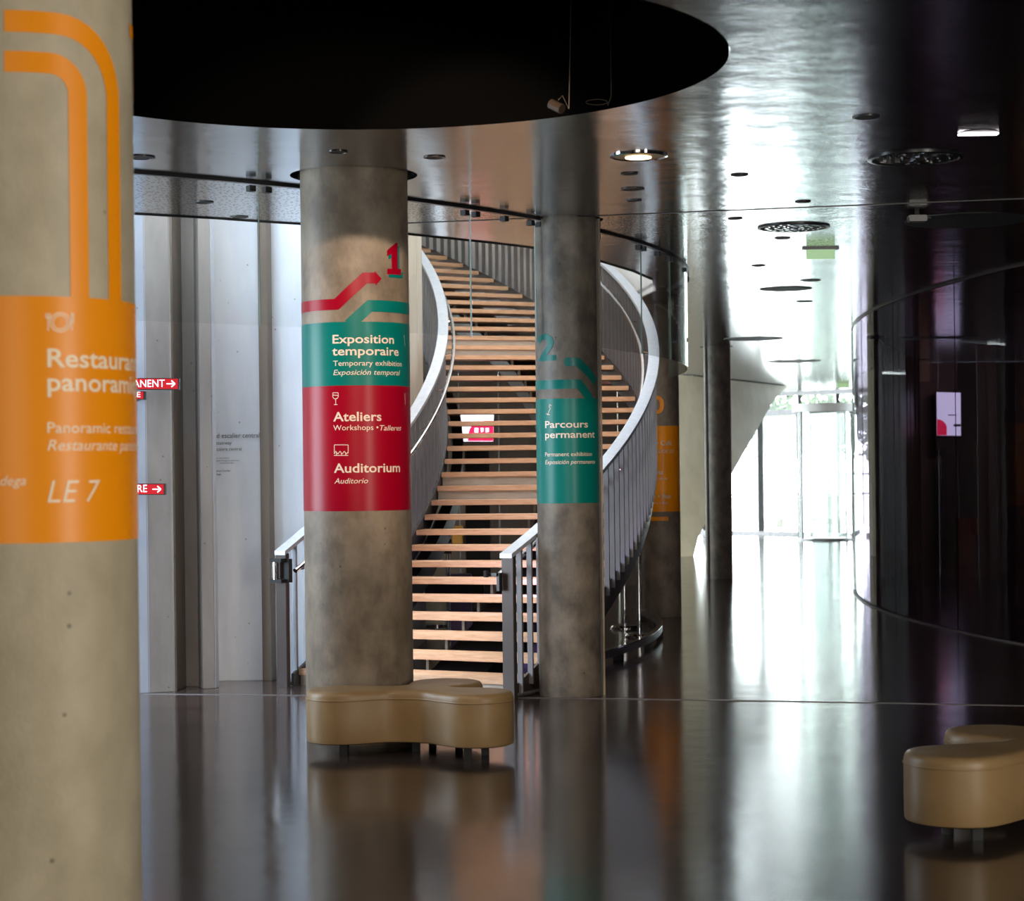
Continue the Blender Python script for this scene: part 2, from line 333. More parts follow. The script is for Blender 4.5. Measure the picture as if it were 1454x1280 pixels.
# far glazed entrance
W1 = struct(bpy.data.objects.new('window_1', None)); C.objects.link(W1)
wp = lambda u, dy=0: Vector((at(u, 760, 1).x*(54.6-(u-1081)*.0175), 54.6-(u-1081)*.0175+dy))
def mull(u, w_, m='steel_dark', z0=0, z1=HC):
    p = wp(u); mk('mullion', box((p.x, p.y, (z0+z1)/2), (w_, .15, z1-z0)), M[m], W1)
for u, w_ in ((950, .1), (1000, .1), (1081, .17), (1137, .09), (1191, .09), (1217, .12), (1250, .1)): mull(u, w_)
a, b_ = wp(940), wp(1255); d = b_-a
for z, t in ((.05, .1), (3.30, .14), (HC-.04, .08)):
    mk('transom', box(((a.x+b_.x)/2, (a.y+b_.y)/2, z), (d.length, .13, t), atan2(d.y, d.x)), M['steel_dark'], W1)
us = [940, 1000, 1081, 1137, 1191, 1217, 1255]
for i in range(len(us)-1):
    p, q = wp(us[i]), wp(us[i+1]); dd = q-p
    mk('pane', box(((p.x+q.x)/2, (p.y+q.y)/2, HC/2), (dd.length-.1, .02, HC-.2), atan2(dd.y, dd.x)), M['glass'], W1)
# ================================================================ OUTSIDE
struct(mk('ground', box((6, 95, -.15), (120, 78, .1)), noise_mat('pale_paving', (.42, .42, .39), (.55, .55, .50), .4, rough=.8)))
leafm = noise_mat('green_leaves', (.016, .030, .008), (.028, .046, .015), 3, rough=1, spec=0)
bark = noise_mat('tree_bark', (.03, .025, .02), (.05, .04, .03), 8, rough=1, spec=0)
def tree(x, y, h, cr, label):
    t = thing('tree', label, 'tree', (x, y, -.1), 'trees outside the entrance')
    path = [(x+.15*sin(i), y, -.1+h*.6*i/5) for i in range(6)]
    mk('trunk', tube(path, .11, 8), bark, t)
    V = []; Fc = []
    for i in range(1100):
        a = random.uniform(0, 2*pi); s = random.uniform(-1, 1); r = cr*random.uniform(.3, 1)**.5*(1+.25*sin(3*a+s*4))
        c = Vector((x+r*cos(a)*sqrt(1-s*s), y+r*sin(a)*sqrt(1-s*s), h*.62+r*s*1.05))
        u = Vector((random.gauss(0, 1), random.gauss(0, 1), random.gauss(0, 1))).normalized()*.16; v = u.orthogonal().normalized()*.08
        n = len(V); V += [c-u, c+v, c+u, c-v]; Fc.append((n, n+1, n+2, n+3))
    o = mk('foliage', (V, Fc), leafm, t); o['kind'] = 'stuff'
tree(8.5, 64, 5.0, 1.0, 'bright green leafy tree outside, left of the entrance door drum')
tree(10.6, 67.5, 5.2, 1.0, 'bright green leafy tree outside, behind the entrance door drum')
tree(13.4, 73, 6.0, 1.5, 'bright green leafy tree outside, farthest of the three, at the right end of the glazing')
gr = thing('guard_rail', 'white horizontal guard rail outside the bright far glazing', 'railing', (9.2, 58, -.1))
for z in (1.62, 1.05): mk('rail_bar', tube([(5.5, 58, z), (12.5, 57.5, z)], .035, 8), M['white'], gr)
for i in range(5): mk('post', tube([(5.8+i*1.6, 58-i*.11, -.1), (5.8+i*1.6, 58-i*.11, 1.62)], .03, 8), M['white'], gr)

# ================================================================ COLUMNS AND THEIR PRINTED BANDS
def surf(col, u, v):
    cx, cy, R = col; a, b = ideal(u, v); dx_, dy_ = a/F, 1.0
    A = dx_*dx_+1; B = -2*(dx_*cx+cy); Cc = cx*cx+cy*cy-R*R; D = max(B*B-4*A*Cc, 0)
    t = (-B-sqrt(D))/(2*A); X, Y = dx_*t, t
    return atan2(X-cx, -(Y-cy)), EYE+b*t/F      # angle 0 faces the viewer side, positive to the right
def wrap(col, th, z, off=.003):
    cx, cy, R = col; return (cx+(R+off)*sin(th), cy-(R+off)*cos(th), z)
def column(label, col, m, top=HC+.45):
    t = thing('column', label, 'column', (col[0], col[1], 0), 'round concrete columns')
    mk('shaft', lathe(col, [(.001, 0), (col[2]-.004, 0), (col[2], .012), (col[2], top), (.001, top)], 96), m, t, True)
    return t
def band(t, name, col, z0, z1, m, off=.0016):
    return mk(name, lathe(col, [(col[2]+off, z0), (col[2]+off, z1)], 128), m, t, True)
def ribbon(t, name, col, pts, wz, m, off=.0026, vertical_w=None):
    """stroke through surface points (theta*R, z) of constant width, wrapped round the column"""
    R = col[2]; P = []
    for i in range(len(pts)-1):
        a, b = Vector(pts[i]), Vector(pts[i+1]); k = max(1, int((b-a).length/.02))
        for j in range(k): P.append(a+(b-a)*j/k)
    P.append(Vector(pts[-1])); V = []; Fc = []; K = 5
    corners = {i: 0 for i in range(len(P))}
    for i, p in enumerate(P):
        t0 = (p-P[i-1]).normalized() if i else (P[1]-p).normalized(); t1 = (P[i+1]-p).normalized() if i < len(P)-1 else t0
        n0 = Vector((-t0.y, t0.x)); n1 = Vector((-t1.y, t1.x)); nn_ = (n0+n1).normalized(); s = wz/2/max(.3, nn_.dot(n0))
        for k in range(K):
            q = p+nn_*s*(k/(K-1)*2-1); V.append(wrap(col, q.x/R, q.y, off))
    for i in range(len(P)-1):
        for k in range(K-1): Fc.append((i*K+k, i*K+k+1, (i+1)*K+k+1, (i+1)*K+k))
    return mk(name, (V, Fc), m, t, True)
def text_geo(s, bold=0, shear=0, spacing=1.0):
    cu = bpy.data.curves.new('lettering', 'FONT'); cu.body = s; cu.size = 1; cu.offset = bold; cu.shear = shear; cu.space_character = spacing; cu.resolution_u = 3
    o = bpy.data.objects.new('lettering', cu); C.objects.link(o); dg = bpy.context.evaluated_depsgraph_get()
    me = o.evaluated_get(dg).to_mesh(); V = [tuple(v.co) for v in me.vertices]; Fc = [tuple(p.vertices) for p in me.polygons]
    o.to_mesh_clear if False else None
    bpy.data.objects.remove(o); bpy.data.curves.remove(cu)
    return V, Fc
def cut2d(V, Fc, step):
    bm = bmesh.new(); vs_ = [bm.verts.new((p[0], p[1], 0)) for p in V]
    for f in Fc:
        try: bm.faces.new([vs_[i] for i in f])
        except ValueError: pass
    x0 = min(p[0] for p in V); x1 = max(p[0] for p in V); x = x0+step
    while x < x1:
        bmesh.ops.bisect_plane(bm, geom=bm.verts[:]+bm.edges[:]+bm.faces[:], plane_co=(x, 0, 0), plane_no=(1, 0, 0)); x += step
    bm.verts.index_update(); out = [tuple(v.co) for v in bm.verts], [tuple(v.index for v in f.verts) for f in bm.faces]
    bm.free(); return out
def text_on(t, col, s, u0, u1, vb, cap, m, bold=.012, shear=0, off=.0034, u_ref=None):
    """lettering from pixel u0 to u1 on base line vb, cap height in pixels"""
    V, Fc = text_geo(s, bold, shear); x0 = min(p[0] for p in V); x1 = max(p[0] for p in V)
    th0, z = surf(col, u0, vb); th1, _ = surf(col, u1, vb); R = col[2]
    depth = col[1]-R*cos(th0); hgt = cap*depth/F/.70; sx = (th1-th0)*R/(x1-x0)
    V, Fc = cut2d([((p[0]-x0)*sx, p[1]*hgt) for p in V], Fc, .02)
    return mk('lettering', ([wrap(col, th0+p[0]/R, z+p[1], off) for p in V], Fc), m, t)
def text_w(t, col, s, u0, vb, cap, m, sx=1.0, bold=.012, shear=0, off=.0034):
    """lettering of natural width"""
    V, Fc = text_geo(s, bold, shear); x0 = min(p[0] for p in V); th0, z = surf(col, u0, vb); R = col[2]
    hgt = cap*(col[1]-R*cos(th0))/F/.70
    V, Fc = cut2d([((p[0]-x0)*hgt*sx, p[1]*hgt) for p in V], Fc, .02)
    return mk('lettering', ([wrap(col, th0+p[0]/R, z+p[1], off) for p in V], Fc), m, t)
def icon(t, col, strokes, wz, m):
    """line drawing: strokes are pixel polylines"""
    gs = []
    V = []; Fc = []
    for st in strokes:
        pts = []
        for u, v in st: th, z = surf(col, u, v); pts.append(Vector((th*col[2], z)))
        fine = []
        for i in range(len(pts)-1):
            kk = max(1, int((pts[i+1]-pts[i]).length/.012)); fine += [pts[i]+(pts[i+1]-pts[i])*j/kk for j in range(kk)]
        pts = fine+[pts[-1]]
        for i in range(len(pts)-1):
            a, b = pts[i], pts[i+1]; d = (b-a)
            if d.length < 1e-6: continue
            n = Vector((-d.y, d.x)).normalized()*wz/2; k = len(V)
            V += [wrap(col, q.x/col[2], q.y, .0034) for q in (a-n, a+n, b+n, b-n)]; Fc.append((k, k+1, k+2, k+3))
    return mk('pictogram', (V, Fc), m, t)
def sp(col, u, v): th, z = surf(col, u, v); return (th*col[2], z)
def circ_px(cx, cy, rx, ry, n=20): return [(cx+rx*cos(2*pi*i/n), cy+ry*sin(2*pi*i/n)) for i in range(n+1)]

# left foreground column with orange band
cL = column('thick pale concrete column with a wide orange restaurant band, nearest at the left edge', LCOL, M['concrete_pale'])
zt = surf(LCOL, 60, 420.5)[1]; zb = surf(LCOL, 60, 771.5)[1]
band(cL, 'orange_band', LCOL, zb, zt, M['orange'])
ppm = (LCOL[1]-LCOL[2])/F
def pipe(u_start, v_h, u_v, rad, wpx):
    s0, z0 = sp(LCOL, u_start, v_h); sv, _ = sp(LCOL, u_v, 300); rr = rad*ppm
    pts = [(s0, z0), (sv-rr, z0)]+[(sv-rr+rr*sin(a*pi/20), z0-rr+rr*cos(a*pi/20)) for a in range(1, 11)]+[(sv, zt)]
    ribbon(cL, 'orange_line', LCOL, pts, wpx*ppm, M['orange'], .0020)
pipe(6, 29.5, 162, 100, 31)
pipe(6, 87, 112, 42, 30)
th, z = surf(LCOL, 183, 42)
ribbon(cL, 'orange_line', LCOL, [(th*LCOL[2], z), (th*LCOL[2]+.12, z)], .045, M['orange'], .0020)
ribbon(cL, 'orange_line', LCOL, [(th*LCOL[2]+.09, z), (th*LCOL[2]+.09, z-.22)], .055, M['orange'], .0022)
text_w(cL, LCOL, 'Restaurant', 67, 521, 26, M['lettero'], 1.22, .016)
text_w(cL, LCOL, 'panoramique', 67, 555, 26, M['lettero'], 1.18, .016)
text_w(cL, LCOL, 'Panoramic restaurant', 67, 615, 15.5, M['lettero'], 1.12, .004)
text_w(cL, LCOL, 'Restaurante panorámico', 67, 640, 15.5, M['lettero'], 1.10, .004, .25)
text_w(cL, LCOL, 'LE 7', 67, 714, 32, M['lettero'], .98, -.004, .25)
text_on(cL, LCOL, 'Bodega', -22, 37, 690, 14, M['lettero'], .003, .25)
icon(cL, LCOL, [circ_px(85, 458, 14, 13.5), circ_px(85, 458, 10, 10), [(68, 445), (68, 470)], [(65, 445), (65, 452), (71, 452), (71, 445)], [(101, 470), (101, 445), (103.5, 447), (103, 458), (101, 459)]], .0035, M['lettero'])

# middle column with teal and crimson bands
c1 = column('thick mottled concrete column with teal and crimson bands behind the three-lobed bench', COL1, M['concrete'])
zt = surf(COL1, 503, 457)[1]; zm = surf(COL1, 503, 547.5)[1]; zb = surf(COL1, 503, 726)[1]
band(c1, 'teal_band', COL1, zm, zt, M['teal']); band(c1, 'crimson_band', COL1, zb, zm, M['red'])
pm1 = (COL1[1]-COL1[2])/F
S = lambda u, v: sp(COL1, u, v)
s_l = (-COL1[2]*1.62, S(440, 435)[1])
ribbon(c1, 'crimson_line', COL1, [s_l, (S(478, 434)[0], s_l[1]), (S(518, 395.5)[0], S(518, 395)[1]), S(534, 395)], 15.5*pm1, M['red'], .0020)
def poly_on(t, name, col, px, m, off=.0022):
    P = [sp(col, u, v) for u, v in px]
    from mathutils.geometry import tessellate_polygon
    V, Fc = cut2d([(x, z, 0) for x, z in P], [tuple(f) for f in tessellate_polygon([[Vector((x, z, 0)) for x, z in P]])], .012)
    return mk(name, ([wrap(col, p[0]/col[2], p[1], off) for p in V], Fc), m, t)
poly_on(c1, 'arrow_head', COL1, [(532, 385), (541.5, 396), (533, 406)], M['red'])
s_r = (COL1[2]*1.62, S(570, 435)[1])
ribbon(c1, 'teal_line', COL1, [(S(500, 457)[0]-.02, zt-.02), (S(525, 434)[0], S(525, 434.5)[1]), (s_r[0], S(525, 434.5)[1])], 16.5*pm1, M['teal'], .0020)
def one(du, dv):
    o = [(553.5, 352), (561.5, 345), (564, 345), (564.5, 382), (569, 382.5), (569, 391), (549.5, 389.5), (549.5, 381.5), (556, 382), (555.5, 361), (549, 364), (549, 356)]
    return [(u+du, v+dv) for u, v in o]
poly_on(c1, 'numeral', COL1, one(2.5, 4.5), M['teal'], .0020); poly_on(c1, 'numeral', COL1, one(0, 0), M['red'], .0030)
text_on(c1, COL1, 'Exposition', 472.5, 559, 488, 12.2, M['letter'], .016)
text_on(c1, COL1, 'temporaire', 472, 565.5, 505, 12.2, M['letter'], .016)
text_on(c1, COL1, 'Temporary exhibition', 473.5, 570, 520, 7.6, M['letter'], .002)
text_on(c1, COL1, 'Exposición temporal', 473.5, 567.5, 533, 7.6, M['letter'], .002, .25)
text_on(c1, COL1, 'Ateliers', 473.5, 541.5, 598.5, 13, M['letter'], .016)
text_on(c1, COL1, 'Workshops • ', 473.5, 537, 611.5, 7.6, M['letter'], .002)
text_on(c1, COL1, 'Talleres', 539, 569, 611.5, 7.6, M['letter'], .002, .25)
text_on(c1, COL1, 'Auditorium', 474.5, 567.5, 671.5, 13, M['letter'], .016)
text_on(c1, COL1, 'Auditorio', 475, 522.5, 687, 7.6, M['letter'], .004, .25)
icon(c1, COL1, [[(473, 558), (480.5, 558), (480.5, 564), (478.5, 566.5), (474.5, 566.5), (473, 564), (473, 558)], [(473, 561), (480.5, 562)], [(477, 566.5), (477, 574.5)], [(474.5, 574.8), (479.5, 574.8)],
    [(475, 644), (475, 632), (494.5, 632), (494.5, 644)], [(474.5, 647), (494.5, 647)], [(475, 645), (477, 641), (480, 645), (483, 641), (486, 645), (489, 641), (492, 645), (494.5, 642)], [(478, 643), (478, 647)], [(485, 643), (485, 647)], [(491, 643), (491, 647)],
    [(573, 476), (574.5, 492)], [(574, 558), (575, 575)]], .0045, M['letter'])
# second column
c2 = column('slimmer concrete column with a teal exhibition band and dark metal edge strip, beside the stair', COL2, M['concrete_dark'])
zt = surf(COL2, 803, 566)[1]; zb = surf(COL2, 803, 715)[1]
band(c2, 'teal_band', COL2, zb, zt, M['teal'])
pm2 = (COL2[1]-COL2[2])/F; S2 = lambda u, v: sp(COL2, u, v); z54 = S2(790, 546)[1]
ribbon(c2, 'teal_line', COL2, [(-COL2[2]*1.55, z54), (S2(822, 546)[0], z54), (S2(838, 564)[0]+.02, zt-.03)], 13*pm2, M['teal'], .0020)
ribbon(c2, 'teal_line', COL2, [S2(806, 514), S2(820, 514), (S2(842, 536)[0]+.03, S2(842, 542)[1])], 12*pm2, M['teal'], .0020)
poly_on(c2, 'arrow_dot', COL2, circ_px(806, 514, 5.5, 6.5, 14)[:-1], M['teal'], .0024)
text_on(c2, COL2, '2', 765.5, 789.5, 512, 36, M['teal'], .03)
text_on(c2, COL2, 'Parcours', 774.5, 834.5, 608, 9.8, M['letter'], .016)
text_on(c2, COL2, 'permanent', 774.5, 844, 622.5, 9.8, M['letter'], .016)
text_w(c2, COL2, 'Permanent exhibition', 774.5, 648.5, 6.0, M['letter'], 1.0, .004)
text_w(c2, COL2, 'Exposición permanente', 774.5, 659.5, 6.0, M['letter'], 1.0, .004, .25)
icon(c2, COL2, [[(781, 574), (780, 578), (782, 580), (779, 586), (778, 590)], [(776, 588), (781, 589)], [(782, 575), (783, 577)]], .005, M['letter'])
mk('edge_strip', box((COL2[0]+COL2[2]-.002, COL2[1]-.05, HC/2), (.016, .03, HC)), M['blackgloss'], c2)
mk('edge_strip', box((COL2[0]+COL2[2]+.016, COL2[1]-.05, HC/2), (.016, .03, HC)), M['concrete'], c2)
# orange column beyond the stair
c3 = column('concrete column with an orange garden-level band standing just beyond the stair', COL3, M['concrete'])
z0 = surf(COL3, 940, 727)[1]; z1 = surf(COL3, 940, 605)[1]; band(c3, 'orange_band', COL3, z0, z1, M['orange'])
ribbon(c3, 'orange_line', COL3, [(-.2, surf(COL3, 940, 737)[1]), (sp(COL3, 949, 737)[0], surf(COL3, 940, 737)[1])], .05, M['orange'])
text_on(c3, COL3, '0', 924.5, 943, 587, 24, M['orange'], .03)
text_w(c3, COL3, 'Snack • Café', 913, 633, 6.5, M['letter'], 1, .012); text_w(c3, COL3, 'LATITUDE 20', 918, 644, 5, M['letter'], 1, 0, .25)
text_w(c3, COL3, 'Jardins', 918, 674, 6.5, M['letter'], 1, .012); text_w(c3, COL3, 'Gardens • Jardines', 912, 682, 4, M['letter'], 1, 0)
text_w(c3, COL3, 'Ponton • Bus', 912, 708, 6.5, M['letter'], 1, .012); text_w(c3, COL3, 'Embarcadero • Bus', 912, 716, 4, M['letter'], 1, 0)
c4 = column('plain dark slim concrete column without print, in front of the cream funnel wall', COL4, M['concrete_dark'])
mk('edge_strip', box((COL4[0]-.2, COL4[1]-.13, HC/2), (.02, .03, HC)), M['blackgloss'], c4)

# ================================================================ STAIR
NS = 39
st = thing('curved_staircase', 'wide curved open staircase of pale oak treads and grey steel rising to the left', 'staircase', tuple(hel(10, 0, 0)))
def arcprism(Ra, Rb, n0, n1, z0, z1, k=2):
    P = []
    for i in range(k+1): P.append(hel(Ra, n0+(n1-n0)*i/k, 0))
    for i in range(k+1): P.append(hel(Rb, n1-(n1-n0)*i/k, 0))
    return prism([(p.x, p.y) for p in P], z0, z1)
for n in range(1, NS+1):
    mk('tread', arcprism(RI, RO, n, n+1.04, n*RISE-.052, n*RISE), M['wood'], st, bevel=.004)
for n in (1, 12, 13, 24, 25):
    mk('riser', arcprism(RI+.01, RO-.01, n+.06, n+.10, max(0, (n-1)*RISE), n*RISE-.053, 1), M['riser'], st)
def helstrip(Ra, Rb, n0, n1, lo, hi, step=.5):
    """bar following the stair: section from radius Ra to Rb, between heights lo and hi above the pitch line"""
    Rg = []; k = int((n1-n0)/step)
    for i in range(k+1):
        n = n0+(n1-n0)*i/k; h = n*RISE
        a, b = (max(0.002, h+lo), max(.004, h+hi))
        Rg.append([hel(Ra, n, a), hel(Rb, n, a), hel(Rb, n, b), hel(Ra, n, b)])
    return rings(Rg)
mk('outer_stringer', helstrip(RO+.005, RO+.03, .8, NS+1, -.26, -.01), M['stringer'], st)
mk('inner_stringer', helstrip(RI-.03, RI-.005, .8, NS+1, -.26, -.01), M['steel_dark'], st)
mk('spine_beam', helstrip(9.93, 10.45, 1.4, NS+1, -.46, -.21), M['blackgloss'], st)
mk('spine_beam', helstrip(8.93, 9.04, 1.4, NS+1, -.46, -.21), M['blackgloss'], st)
for n in range(2, 30):
    mk('bracket', arcprism(9.90, 9.925, n+.30, n+.42, n*RISE-.17, n*RISE-.053, 1), M['taupe'], st)
railR = ((RO+.04, 1), (RI-.04, -1))
for R, sgn in railR:
    mk('rail_plate', helstrip(R-.055, R+.055, .38, NS+1, HR-.035, HR), M['rail'], st)
    # newel at the foot
    p = hel(R, .5, 0); ang = -(PH0-.5*DP); nh = .5*RISE+HR-.036
    nw = mk('newel_post', box((p.x, p.y, nh/2), (.105, .05, nh), ang), M['stringer'], st, bevel=.003)
    q = [hel(R, .5+.25*i, .02) for i in range(10)]
    mk('foot_rail', tube([tuple(v) for v in q], .018, 6), M['steel_dark'], st)
    # balusters, one mesh shared
    V, Fc = box((0, 0, (HR-.03)/2), (.045, .022, HR-.03)); me = bpy.data.meshes.new('baluster'); me.from_pydata(V, [], Fc); me.materials.append(M['steel'] if sgn < 0 else M['post'])
    arc = R*DP; sn = .168/arc; n = .5+sn
    first = True
    while n < NS+1:
        o = bpy.data.objects.new('baluster', me); C.objects.link(o); o.parent = st
        lo = max(.03, n*RISE-.10); hgt = (n*RISE+HR-.035)-lo
        p = hel(R, n, lo)-Vector(st.location); o.location = p; o.rotation_euler = (0, 0, -(PH0-n*DP)); o.scale = (1, 1, hgt/(HR-.03))
        n += sn
    # round grab rail with brackets, inside the balustrade
    Rg = R-sgn*.11; q = [hel(Rg, i*.5+.6, (i*.5+.6)*RISE+.90) for i in range(2*NS-2)]
    gr_ = mk('grab_rail', tube([tuple(v) for v in q], .021, 10), M['chrome'], st, True)
    for i in range(0, 13):
        n = 1+i*3; a = hel(Rg, n, n*RISE+.86); b = hel(R, n, n*RISE+.84)
        mk('rail_bracket', tube([tuple(hel(Rg, n, n*RISE+.895)), tuple(a), tuple(b)], .009, 6), M['chrome'], gr_)
    if sgn < 0:
        p = hel(R, .45, .98); mk('gate_clamp', join(box((p.x-.02, p.y-.05, 1.075), (.12, .09, .03), ang), box((p.x-.02, p.y-.05, .90), (.12, .09, .03), ang), box((p.x+.06, p.y-.03, .985), (.05, .05, .2), ang)), M['black'], nw)
        mk('gate_roller', cyl((p.x-.045, p.y-.055), .028, .915, 1.06, 16), M['chrome'], nw, True)
    else:
        p = hel(R, .45, .98); mk('gate_clamp', join(box((p.x-.065, p.y-.02, .93), (.025, .05, .14), ang), box((p.x-.12, p.y-.02, .99), (.09, .03, .025), ang), tube([(p.x-.17, p.y-.03, .97), (p.x-.17, p.y-.03, 1.02)], .02, 8)), M['blackgloss'], nw)
# upper landing joining the last tread
mk('landing', arcprism(RI, RO, NS+1, NS+8, NS*RISE-.1, NS*RISE, 6), M['wood'], st)

# low round plinth edge beside the stair, with barrier posts
pl_c = (-9.655, 22.82)
def arcp(c, R, a0, a1, k): return [(c[0]+R*cos(a0+(a1-a0)*i/k), c[1]+R*sin(a0+(a1-a0)*i/k)) for i in range(k+1)]
pk = thing('curved_kerb', 'low curved dark metal kerb ring on the floor beside the stair', 'kerb', (1.5, 21.5, 0))
strip('kerb_rim', arcp(pl_c, 11.29, -.42, .16, 40), .05, .05, .12, M['stringer'], pk)
strip('kerb_top', arcp(pl_c, 11.29, -.42, .16, 40), .055, .12, .13, M['chrome'], pk)
for a in (-.34, -.22, -.10, .02, .12):
    mk('foot', box((pl_c[0]+11.29*cos(a), pl_c[1]+11.29*sin(a), .025), (.07, .12, .05), a), M['black'], pk)
def barrier(u, v, label, top):
    p = on(u, v, 0); t = thing('barrier_post', label, 'barrier post', (p.x, p.y, 0), 'chrome barrier posts by the kerb')
    mk('base', lathe(p, [(.001, 0), (.17, 0), (.17, .012), (.155, .03), (.03, .045), (.001, .045)], 40), M['chrome'], t, True)
    mk('pole', lathe(p, [(.001, .045), (.022, .045), (.022, top), (.001, top)], 20), M['chrome'], t, True)
    mk('collar', lathe(p, [(.022, top-.1), (.034, top-.09), (.034, top-.03), (.022, top)], 20), M['blackgloss'], t, True)
barrier(908, 904, 'chrome barrier post on a round base, the nearer of two inside the curved kerb', 1.0)
barrier(887, 892, 'chrome barrier post on a round base, the farther of two, partly under the stair stringer', .98)
barrier(868, 890.5, 'short view of a third chrome barrier base under the stair, beside column', .8) if False else None

# things seen through the open treads
cc = at(621, 889, 23.6); t = thing('support_column', 'slim cream column under the stair seen through the lowest open treads', 'column', (cc.x, cc.y, 0))
mk('shaft', lathe(cc, [(.001, 0), (.155, 0), (.155, 2.4), (.001, 2.4)], 40), M['cream'], t, True)
mk('base_ring', lathe(cc, [(.155, .0), (.20, 0), (.20, .025), (.155, .04)], 40), M['chrome'], t, True)
pp = on(637, 896, 0); t = thing('chrome_post', 'tall chrome post with black clamps seen between the lowest treads', 'post', (pp.x, pp.y, 0))
mk('pole', tube([(pp.x, pp.y, 0), (pp.x, pp.y, 1.3)], .022, 14), M['chrome'], t, True)
mk('base_plate', lathe(pp, [(.001, 0), (.13, 0), (.13, .02), (.001, .03)], 32), M['chrome'], t, True)
for z in (1.02, .90): mk('clamp', box((pp.x, pp.y-.02, z), (.09, .06, .045)), M['black'], t)
t = thing('side_flight', 'black side stringer of a second flight slanting behind the lower treads', 'staircase', (-1.1, 20.2, 0))
a0, a1 = at(585, 836, 21.0), at(641, 716, 21.0)
def slab(p, q, w_, dy):
    p, q = Vector(p), Vector(q); d = (q-p).normalized(); n = Vector((-d.z, 0, d.x))*w_/2
    return [(v.x, v.y+s*dy, v.z) for s in (0, 1) for v in (p-n, p+n, q+n, q-n)], [(0,1,2,3),(7,6,5,4),(0,4,5,1),(1,5,6,2),(2,6,7,3),(3,7,4,0)]
mk('stringer_board', slab(a0, a1, .17, .06), M['blackgloss'], t)
mk('hand_rail', slab(a0+Vector((-.02, -.03, .16)), a1+Vector((-.1, -.03, .10)), .012, .03), M['glass_edge'], t)
mk('edge_trim', slab(a0+Vector((.11, -.01, .03)), a1+Vector((.09, -.01, .02)), .012, .04), M['glass_edge'], t)
p = at(636, 836, 21.6); o = mk('low_beam', box((p.x, 21.6, p.z), (.78, .3, .115)), M['black']); o['label'] = 'long dark slate beam lying level behind the sixth tread gap'; o['category'] = 'beam'
mk('beam_leg', join(box((p.x-.3, 21.6, (p.z-.05)/2), (.05, .2, p.z-.06)), box((p.x+.3, 21.6, (p.z-.05)/2), (.05, .2, p.z-.06))), M['black'], o)
p0 = on(664, 950, 0); t = thing('purple_ramp', 'purple lit sloping panel on the floor behind the first open treads', 'ramp', (p0.x, p0.y, 0))
mk('slope_panel', ([(p0.x, p0.y, 0), (p0.x, p0.y, .06), (p0.x+.13, p0.y, .22), (p0.x+.32, p0.y, .42), (p0.x+1.0, p0.y, .42), (p0.x+1.0, p0.y, 0)]+[(p0.x, p0.y+.5, 0), (p0.x, p0.y+.5, .06), (p0.x+.13, p0.y+.5, .22), (p0.x+.32, p0.y+.5, .42), (p0.x+1.0, p0.y+.5, .42), (p0.x+1.0, p0.y+.5, 0)],
   [(0,1,2,3,4,5), (11,10,9,8,7,6)]+[(i, (i+1) % 6, 6+(i+1) % 6, 6+i) for i in range(6)]), M['purple'], t)
p = at(655, 862, 22.5); o = mk('violet_box', box((p.x, 22.5, .33), (.24, .2, .66)), mat('dark_violet', (.07, .05, .16), .5), bevel=.01); o['label'] = 'small dark violet box beside the chrome post, behind the treads'; o['category'] = 'box'
p = at(650, 760, 31.2); o = mk('orange_cabinet', box((p.x, 31.26, p.z), (.17, .18, .27)), mat('amber_panel', (.55, .26, .04), .5), bevel=.01); o['label'] = 'small amber box fixed to the brown wall, seen between the lower treads'; o['category'] = 'cabinet'
p = at(858, 478, 30.9); o = mk('coral_panel', join(*[box((p.x-.05, 31.28, p.z+k*.36-.55), (.5, .08, .33)) for k in range(2)]), M['coral']); o['label'] = 'coral wall panel seen through the outer balusters right of the teal column'; o['category'] = 'panel'
# screen behind the treads
def quadxz(pts, y, t_=.03):
    n = len(pts); V = [(x, y, z) for x, z in pts]+[(x, y+t_, z) for x, z in pts]
    return V, [tuple(range(n)), tuple(range(2*n-1, n-1, -1))]+[(i, (i+1) % n, n+(i+1) % n, n+i) for i in range(n)]
def pxq(px, Y, t_=.03, dy=0):
    return quadxz([(at(u, v, Y).x, at(u, v, Y).z) for u, v in px], Y+dy, t_)
Ys = 28.0
t = thing('display_screen', 'landscape lit screen with white and red picture, seen between the stair treads', 'screen', (at(677, 608, Ys).x, Ys, 0))
mk('housing', pxq([(653, 588), (702, 588), (702, 628), (657, 628)], Ys, .06, .012), M['black'], t)
mk('display', pxq([(654, 589), (701, 589), (700.5, 627), (658.5, 627)], Ys, .008), M['scr_white'], t)
red = [(665, 616), (667, 609), (672, 603), (680, 599), (690, 597.5), (700.6, 597.5), (700.5, 626.5), (664, 626.5)]
mk('red_field', pxq(red, Ys, .004, -.006), M['scr_red'], t)
mk('icons', join(*[pxq([(u-2.7+d*.5, 608), (u+2.7, 608), (u+2.7, 614.5-d), (u-2.7+d, 614.5)], Ys, .003, -.011) for u, d in ((676.5, 0), (684, 2), (691.5, 1))]), M['scr_white'], t)
p = at(678, 700, Ys); mk('stand', box((p.x, Ys+.04, 1.05), (.34, .1, 2.1)), M['black'], t)

